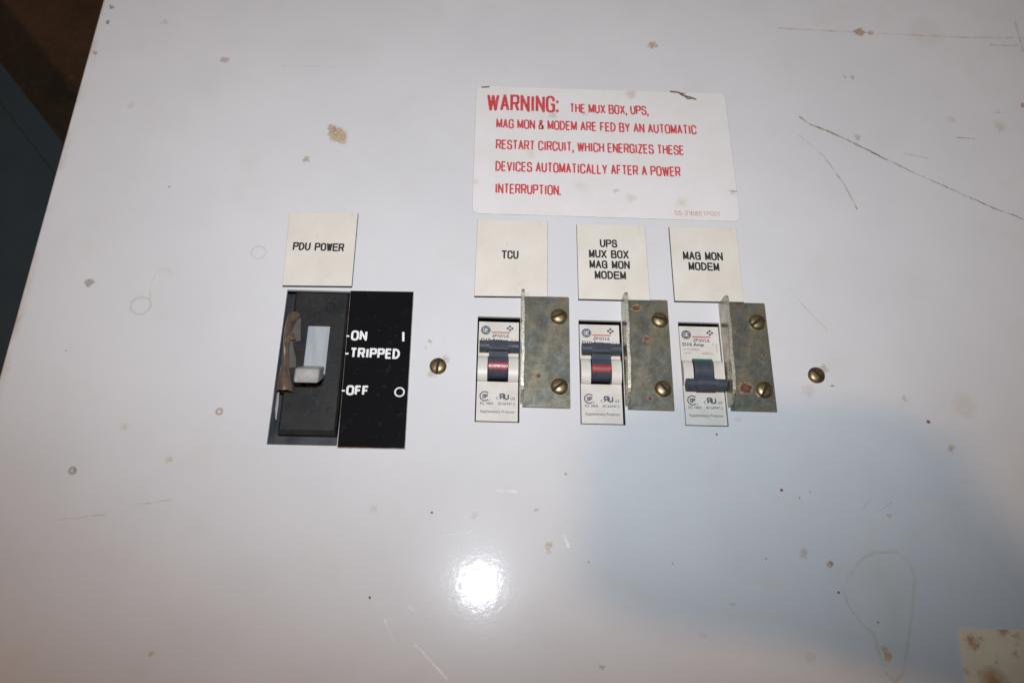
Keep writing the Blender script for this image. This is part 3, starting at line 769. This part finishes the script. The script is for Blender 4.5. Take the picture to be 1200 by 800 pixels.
def toggle_mb(deg):
    """drum with a round grip bar; deg tilts the grip towards +y"""
    mb = MB(); N = 28; R = 5.45; x0, x1 = 4.55, 12.65
    ca, sa = math.cos(math.radians(deg)), math.sin(math.radians(deg))
    def rot(y, z): return (CY + 1.9 + y*ca + z*sa, CZ - y*sa + z*ca)
    ring = [(R*math.sin(2*math.pi*i/N), R*math.cos(2*math.pi*i/N)) for i in range(N)]
    mb.xprism([rot(*p) for p in ring], x0, x1, 0, True)
    mb.xprism([rot(*p) for p in ((-1.9,4.2),(1.9,4.2),(1.7,8.6),(-1.7,8.6))], x0+.02, x1-.02, 0)
    # grip: plain ends, thicker ribbed middle
    gz = 9.1
    def grip(xa, xb, r, ribs=0):
        n = 30
        pr = []
        for i in range(n):
            a = 2*math.pi*i/n; rr = r + (.16 if ribs and (i % 3 == 0) else 0)
            pr.append(rot(rr*math.sin(a)*1.04, gz + rr*math.cos(a)*.92))
        mb.xprism(pr, xa, xb, 0, not ribs)
    grip(.45, 4.6, 2.5); grip(4.6, 12.5, 2.66, 1); grip(12.5, 17.05, 2.5)
    return mb, rot
def band(rot, R, a0, a1, x0, x1, mi, mb, n=6):
    pr = [rot(R*math.sin(math.radians(a0+(a1-a0)*i/n)), R*math.cos(math.radians(a0+(a1-a0)*i/n))) for i in range(n+1)]
    vs = [(x, y, z) for x in (x0, x1) for y, z in pr]
    mb.add(vs, [(i, i+1, n+2+i, n+1+i) for i in range(n)], mi, True)

def breaker(x0, y0, rz, on, label):
    r = empty('circuit_breaker', (x0, y0, 0), rz)
    tag(r, label, 'circuit breaker', 'single pole breakers in a row')
    W_ = 17.1
    hs = housing_mb(W_).build('housing', [M['housing'], M['black_inside']], r)
    z = -.785
    # round monogram
    t = MB(); cx, cy, R = 2.95, 40.65, 2.12
    t.add([(cx+R*math.cos(i*math.pi/20), cy+R*math.sin(i*math.pi/20), z) for i in range(40)], [tuple(range(40))], 0)
    t.build('logo_disc', M['grey_ink'], hs) if False else None
    lg = t
    for rr, w in ((1.80, .10),):
        stroke(lg, [(cx+rr*math.cos(i*math.pi/16), cy+rr*math.sin(i*math.pi/16)) for i in range(33)], w, z+.012, 1)
    engraved(lg, 'GE', cx-1.15, cx+1.15, cy-.95, cy+.95, .27, z+.012, True, 1.3, mi=1)
    lg.build('logo', [M['grey_ink'], M['pale_logo']], hs)
    # rule and lozenge mark
    t = MB(); t.add([(5.5,39.45,z),(13.35,39.45,z),(13.35,39.95,z),(5.5,39.95,z)], [(0,1,2,3)], 0)
    for dx, dy in ((0,.95),(0,-.95),(-.95,0),(.95,0)):
        c0, c1, q = 13.3+dx, 41.75+dy*.9, .62
        t.add([(c0-q,c1-.25,z),(c0+.2,c1-q,z),(c0+q,c1+.25,z),(c0-.2,c1+q,z)], [(0,1,2,3)], 1)
    t.build('stripe', [M['red_bar'], M['grey_ink']], hs)
    parts = []
    def tx(s, a, b, c, d, m='grey_ink', wt=0.0, sh=0.0, mir=False):
        parts.append(place_text_mesh(text_mesh(s, wt, sh), 't', M[m], hs, a, b, c, d, z+.004, mir))
    tx('EP101UL', 5.75, 13.1, 37.3, 38.85, 'grey_ink', .02, .3)
    tx('D10 Amp', 1.05, 10.3, 34.9, 36.9, 'grey_ink', .035)
    tx('Icn=10000A', 1.2, 8.2, 33.4, 34.35, 'light_ink'); tx('277V~', 1.4, 5.2, 31.6, 32.45, 'light_ink'); tx('60947-2', 9.3, 13.7, 31.6, 32.4, 'light_ink', .01)
    tx('6', 14.0, 14.5, 35.9, 37.0, 'light_ink'); tx('I', 15.6, 15.8, 32.6, 36.8, 'light_ink')
    tx('SC: 10kA', 1.4, 7.0, 7.1, 8.25, 'grey_ink', 0.02); tx('IEC60947-2', 8.9, 15.9, 7.1, 8.2, 'grey_ink', .01)
    tx('Supplementary Protector', 1.6, 16.0, 3.2, 4.85, 'grey_ink', .01)
    tx('c', 8.1, 9.0, 9.3, 10.6); tx('us', 14.0, 15.9, 9.3, 10.5)
    tx('A', 5.1, 5.75, 8.75, 9.5)
    t = MB()
    engraved(t, 'R', 9.35, 11.5, 9.3, 12.1, .62, z, False, flip=True); engraved(t, 'U', 11.3, 13.4, 9.3, 12.0, .62, z, False); engraved(t, 'SP', 2.3, 4.6, 9.75, 11.65, .42, z, False)
    stroke(t, [(3.35+1.95*math.cos(math.radians(a)), 10.75+1.95*math.sin(math.radians(a))) for a in range(48, 318, 9)], .46, z)
    parts.append(t.build('t', M['grey_ink'], hs))
    join_meshes(parts, 'lettering', None, hs)
    deg = 58 if on else -58
    mb, rot = toggle_mb(deg)
    tg = mb.build('toggle', M['lever'], r)
    fl = MB()
    if on:
        band(rot, 5.48, -89, -55, 4.56, 12.64, 0, fl)
        fl.build('indicator_band', M['red_flag'], tg)
        t = MB()
        for k in range(7):   # tiny white word on the red band, a row of strokes
            a0 = -84
            y, zz = rot(5.50*math.sin(math.radians(a0)), 5.50*math.cos(math.radians(a0))); y2, z2 = rot(5.50*math.sin(math.radians(a0+7)), 5.50*math.cos(math.radians(a0+7)))
            xk = 5.4+k*.95
            t.add([(xk,y,zz),(xk+.22,y,zz),(xk+.5,y2,z2),(xk+.28,y2,z2)], [(0,1,2,3)])
        t.build('lettering', M['faint_red'], tg)
    else:
        band(rot, 5.48, 88, 122, 4.56, 12.64, 0, fl)
        fl.build('indicator_band', M['green_flag'], tg)
    return r
breaker(-4.2, 104.35, math.radians(-.2), True, 'cream breaker with lever up showing red, below the TCU plate')
breaker(39.25, 104.25, math.radians(.1), True, 'cream breaker with lever up showing red, in the middle of the three')
breaker(82.45, 104.65, math.radians(.1), False, 'cream breaker with lever down and green band, rightmost of three')

# ------------------------------------------------------------------ large power switch in its own opening
ps = empty('power_switch', (-87.3, 92.2, 0))
tag(ps, 'large black power switch recessed in the panel, grey toggle at off', 'power switch')
OX, OY = -87.3, 92.2
def L(u, v, z): q = P(u, v, z); return (q.x-OX, q.y-OY, z)
ZS = -2.2
bl = L(327.6, 502.5, ZS); tr = L(407.5, 344.5, ZS)
X0, X1, Y0, Y1 = bl[0], tr[0], bl[1], tr[1]
w0 = L(351.4, 452, ZS); w1 = L(387.0, 381, ZS)
wx0, wx1, wy0, wy1 = w0[0]+.2, w1[0], w0[1], w1[1]
mb = MB()
xs = [X0, wx0, wx1, X1]; ys = [Y0, wy0, wy1, Y1]
for i in range(3):
    for j in range(3):
        if i == 1 and j == 1: continue
        mb.add([(xs[i],ys[j],ZS),(xs[i+1],ys[j],ZS),(xs[i+1],ys[j+1],ZS),(xs[i],ys[j+1],ZS)], [(0,1,2,3)])
for p, q in (((wx0,wy0),(wx1,wy0)), ((wx1,wy0),(wx1,wy1)), ((wx1,wy1),(wx0,wy1)), ((wx0,wy1),(wx0,wy0))):
    mb.add([(*p,ZS),(*q,ZS),(*q,ZS-6),(*p,ZS-6)], [(0,1,2,3)])
e = .8   # chamfered rim
out = [(X0-e,Y0-e*2.2),(X1+e,Y0-e*2.2),(X1+e,Y1+e),(X0-e,Y1+e)]; inn = [(X0,Y0),(X1,Y0),(X1,Y1),(X0,Y1)]
for k in range(4):
    a_, b_ = k, (k+1) % 4
    mb.add([(*inn[a_],ZS),(*inn[b_],ZS),(*out[b_],ZS-1.2),(*out[a_],ZS-1.2)], [(0,1,2,3)])
    mb.add([(*out[a_],ZS-1.2),(*out[b_],ZS-1.2),(*out[b_],-40),(*out[a_],-40)], [(0,1,2,3)])
hs = mb.build('housing', M['dark_switch'], ps)
for w_, u0, u1, vt, vb in (('ON', 381, 398.5, 355.5, 365.5), ('OFF', 361.5, 391.5, 471, 483.5), ('I', 345.8, 347.6, 357, 366), ('O', 333.5, 340.5, 472, 480.5)):
    a_ = L(u0, vb, ZS); b_ = L(u1, vt, ZS)
    t = MB(); engraved(t, w_, a_[0], b_[0], a_[1], b_[1], .55, ZS+.03, False, 2.0)
    t.build('lettering', M['relief'], hs)
# milky slide behind the slot
mb = MB(); mb.box(wx0-.5, wx1+.5, wy0+6.0, wy1+1, ZS-3.2, ZS-1.5); mb.build('slide', M['window'], ps)
mb = MB(); mb.box(wx0-.6, wx1+.6, wy0-1, wy1+1, -40, ZS-5.8); mb.build('slot_floor', M['black_inside'], ps)
# grey toggle, bevelled block standing out of the slot
ZT = 6.2
c0 = L(343.2, 448.3, ZT); c1 = L(374.6, 431.6, ZT)
mb = MB()
x0, x1, y0, y1 = c0[0], c1[0], c0[1], c1[1]
sec = [(ZS-5, 0.3), (ZT-1.0, 0), (ZT-.3, .2), (ZT, .7)]
rings = []
for zz, ins in sec: rings.append([(px, py + (ZT-zz)*.52, zz) for px, py in rrect(x0+ins, x1-ins, y0+ins, y1-ins, .9)])
n = len(rings[0]); vs = [q for r_ in rings for q in r_]
mb.add(vs, [(k*n+i, k*n+(i+1) % n, (k+1)*n+(i+1) % n, (k+1)*n+i) for k in range(3) for i in range(n)], 0, True)
mb.add(rings[-1], [tuple(range(n))], 0)
mb.build('toggle', M['grey_lever'], ps, sharp=60)
# grey steel ledge round the moulding, left side and near end
ZL = -6.5
mb = MB(); mb.box(-1.5, 5.2, -1.5, 71, ZL-2, ZL); mb.box(5.21, 31, -1.5, 6.5, ZL-2, ZL); mb.build('mounting_ledge', M['gunmetal'], ps)
# curled copper-brown sheet along the left side
mb = MB()
rows = [  # photo v, left u, right u  (torn, narrow in the middle)
 (366, 337.2, 351.5), (372, 336.4, 348.5), (379, 335.4, 344.0), (388, 334.2, 341.5), (396, 333.2, 340.0), (404, 332.2, 338.6), (414, 331.0, 338.0), (424, 329.8, 338.2), (434, 328.4, 339.0), (444, 327.0, 340.6), (452, 325.8, 342.2), (458.5, 324.8, 343.0)]
K = 9
grid = []
for v, ul, ur in rows:
    a_ = Vector(L(ul, v, .2)); b_ = Vector(L(ur, v, .2)); line_ = []
    for k in range(K+1):
        s = k/K; q = a_.lerp(b_, s)
        zz = .9 + 2.0*math.sin(s*math.pi*.9)*(.9+.1*math.sin(v*.11)) - 1.6*s + 1.05*math.sin(2*math.pi*q.y/22 - 12.0)
        line_.append((q.x, q.y + .12*math.sin(k*1.3), zz))
    grid.append(line_)
vs = [q for l_ in grid for q in l_]; n = K+1
top = [(i*n+j, i*n+j+1, (i+1)*n+j+1, (i+1)*n+j) for i in range(len(grid)-1) for j in range(K)]
mb.add(vs, top, 0, True)
mb.add([(x, y, z-.35) for x, y, z in vs], top, 0, True)
# its small torn tag
q0, q1, q2, q3 = L(341, 394, 0), L(345.5, 392.5, 0), L(348, 399, 0), L(341.5, 399.5, 0)
mb.add([(q0[0],q0[1],1.4),(q1[0],q1[1],2.6),(q2[0],q2[1],1.6),(q3[0],q3[1],.9)], [(0,1,2,3)], 0)
sh = mb.build('curled_sheet', M['copper'], ps)
# lower dull flap between sheet and moulding
fl = [(341, 380), (352.5, 372), (352.0, 399), (343, 400.5), (343.5, 407), (346.8, 420), (346.5, 430.5), (336, 431)]
mb = MB(); mb.add([(*L(u, v, -1.2)[:2], -1.2) for u, v in fl], [tuple(range(len(fl)))]); mb.add([(*L(u, v, -1.2)[:2], -1.6) for u, v in fl], [tuple(range(len(fl)))])
mb.build('backing_flap', simple('dull_grey_brown_sheet', (0.10, 0.093, 0.085), .45, .2, var=.2, scale=120), ps)
# spring leaf below it, its glint painted in as pale grey
lf = [(324.5, 460), (327.8, 460), (327.2, 472), (325.6, 486), (323.6, 492), (322.8, 490), (322.6, 478)]
mb = MB()
vs = [L(u, v, -2) for u, v in lf]; vs = [(x, y, -2.2 + (1.4 if i in (1, 2, 3) else 0)) for i, (x, y, z) in enumerate(vs)]
mb.add(vs, [tuple(range(len(vs)))]); mb.add([(x, y, z-.4) for x, y, z in vs], [tuple(range(len(vs)))])
mb.build('spring_leaf', M['steel'], ps)

# ------------------------------------------------------------------ unseen camera behind the viewpoint, outline shaped to cast the shadow on the panel
pc = bpy.data.objects.new('camera_shadow_caster', None); COL.objects.link(pc)
pc.matrix_world = camo.matrix_world.copy()
tag(pc, 'unseen black camera above the panel, outline shaped to cast the soft shadow at lower right', 'camera')
mb = MB(); mb.prism([(-55, -32), (-38, -38), (-4, -43), (48, -58), (92, -70), (80, -32), (60, -4), (49, 15.5), (36, 22.5), (-3, 25.5), (-36, 24), (-50, 19), (-58, 9)], 48, 72, bev=2)
mb.build('body', M['camera_black'], pc)
mb = MB(); n = 40
for r0, z0, z1 in ((19, 14, 48.5),):
    o_ = [(r0*math.cos(i*math.pi/20), r0*math.sin(i*math.pi/20)) for i in range(n)]
    i_ = [(15*math.cos(i*math.pi/20), 15*math.sin(i*math.pi/20)) for i in range(n)]
    vs = [(x,y,z0) for x,y in o_]+[(x,y,z1) for x,y in o_]+[(x,y,z0) for x,y in i_]+[(x,y,z1) for x,y in i_]
    mb.add(vs, [(i,(i+1)%n,n+(i+1)%n,n+i) for i in range(n)]+[(2*n+i,2*n+(i+1)%n,3*n+(i+1)%n,3*n+i) for i in range(n)]+[(i,(i+1)%n,2*n+(i+1)%n,2*n+i) for i in range(n)], 0, True)
mb.build('lens_barrel', M['camera_black'], pc)
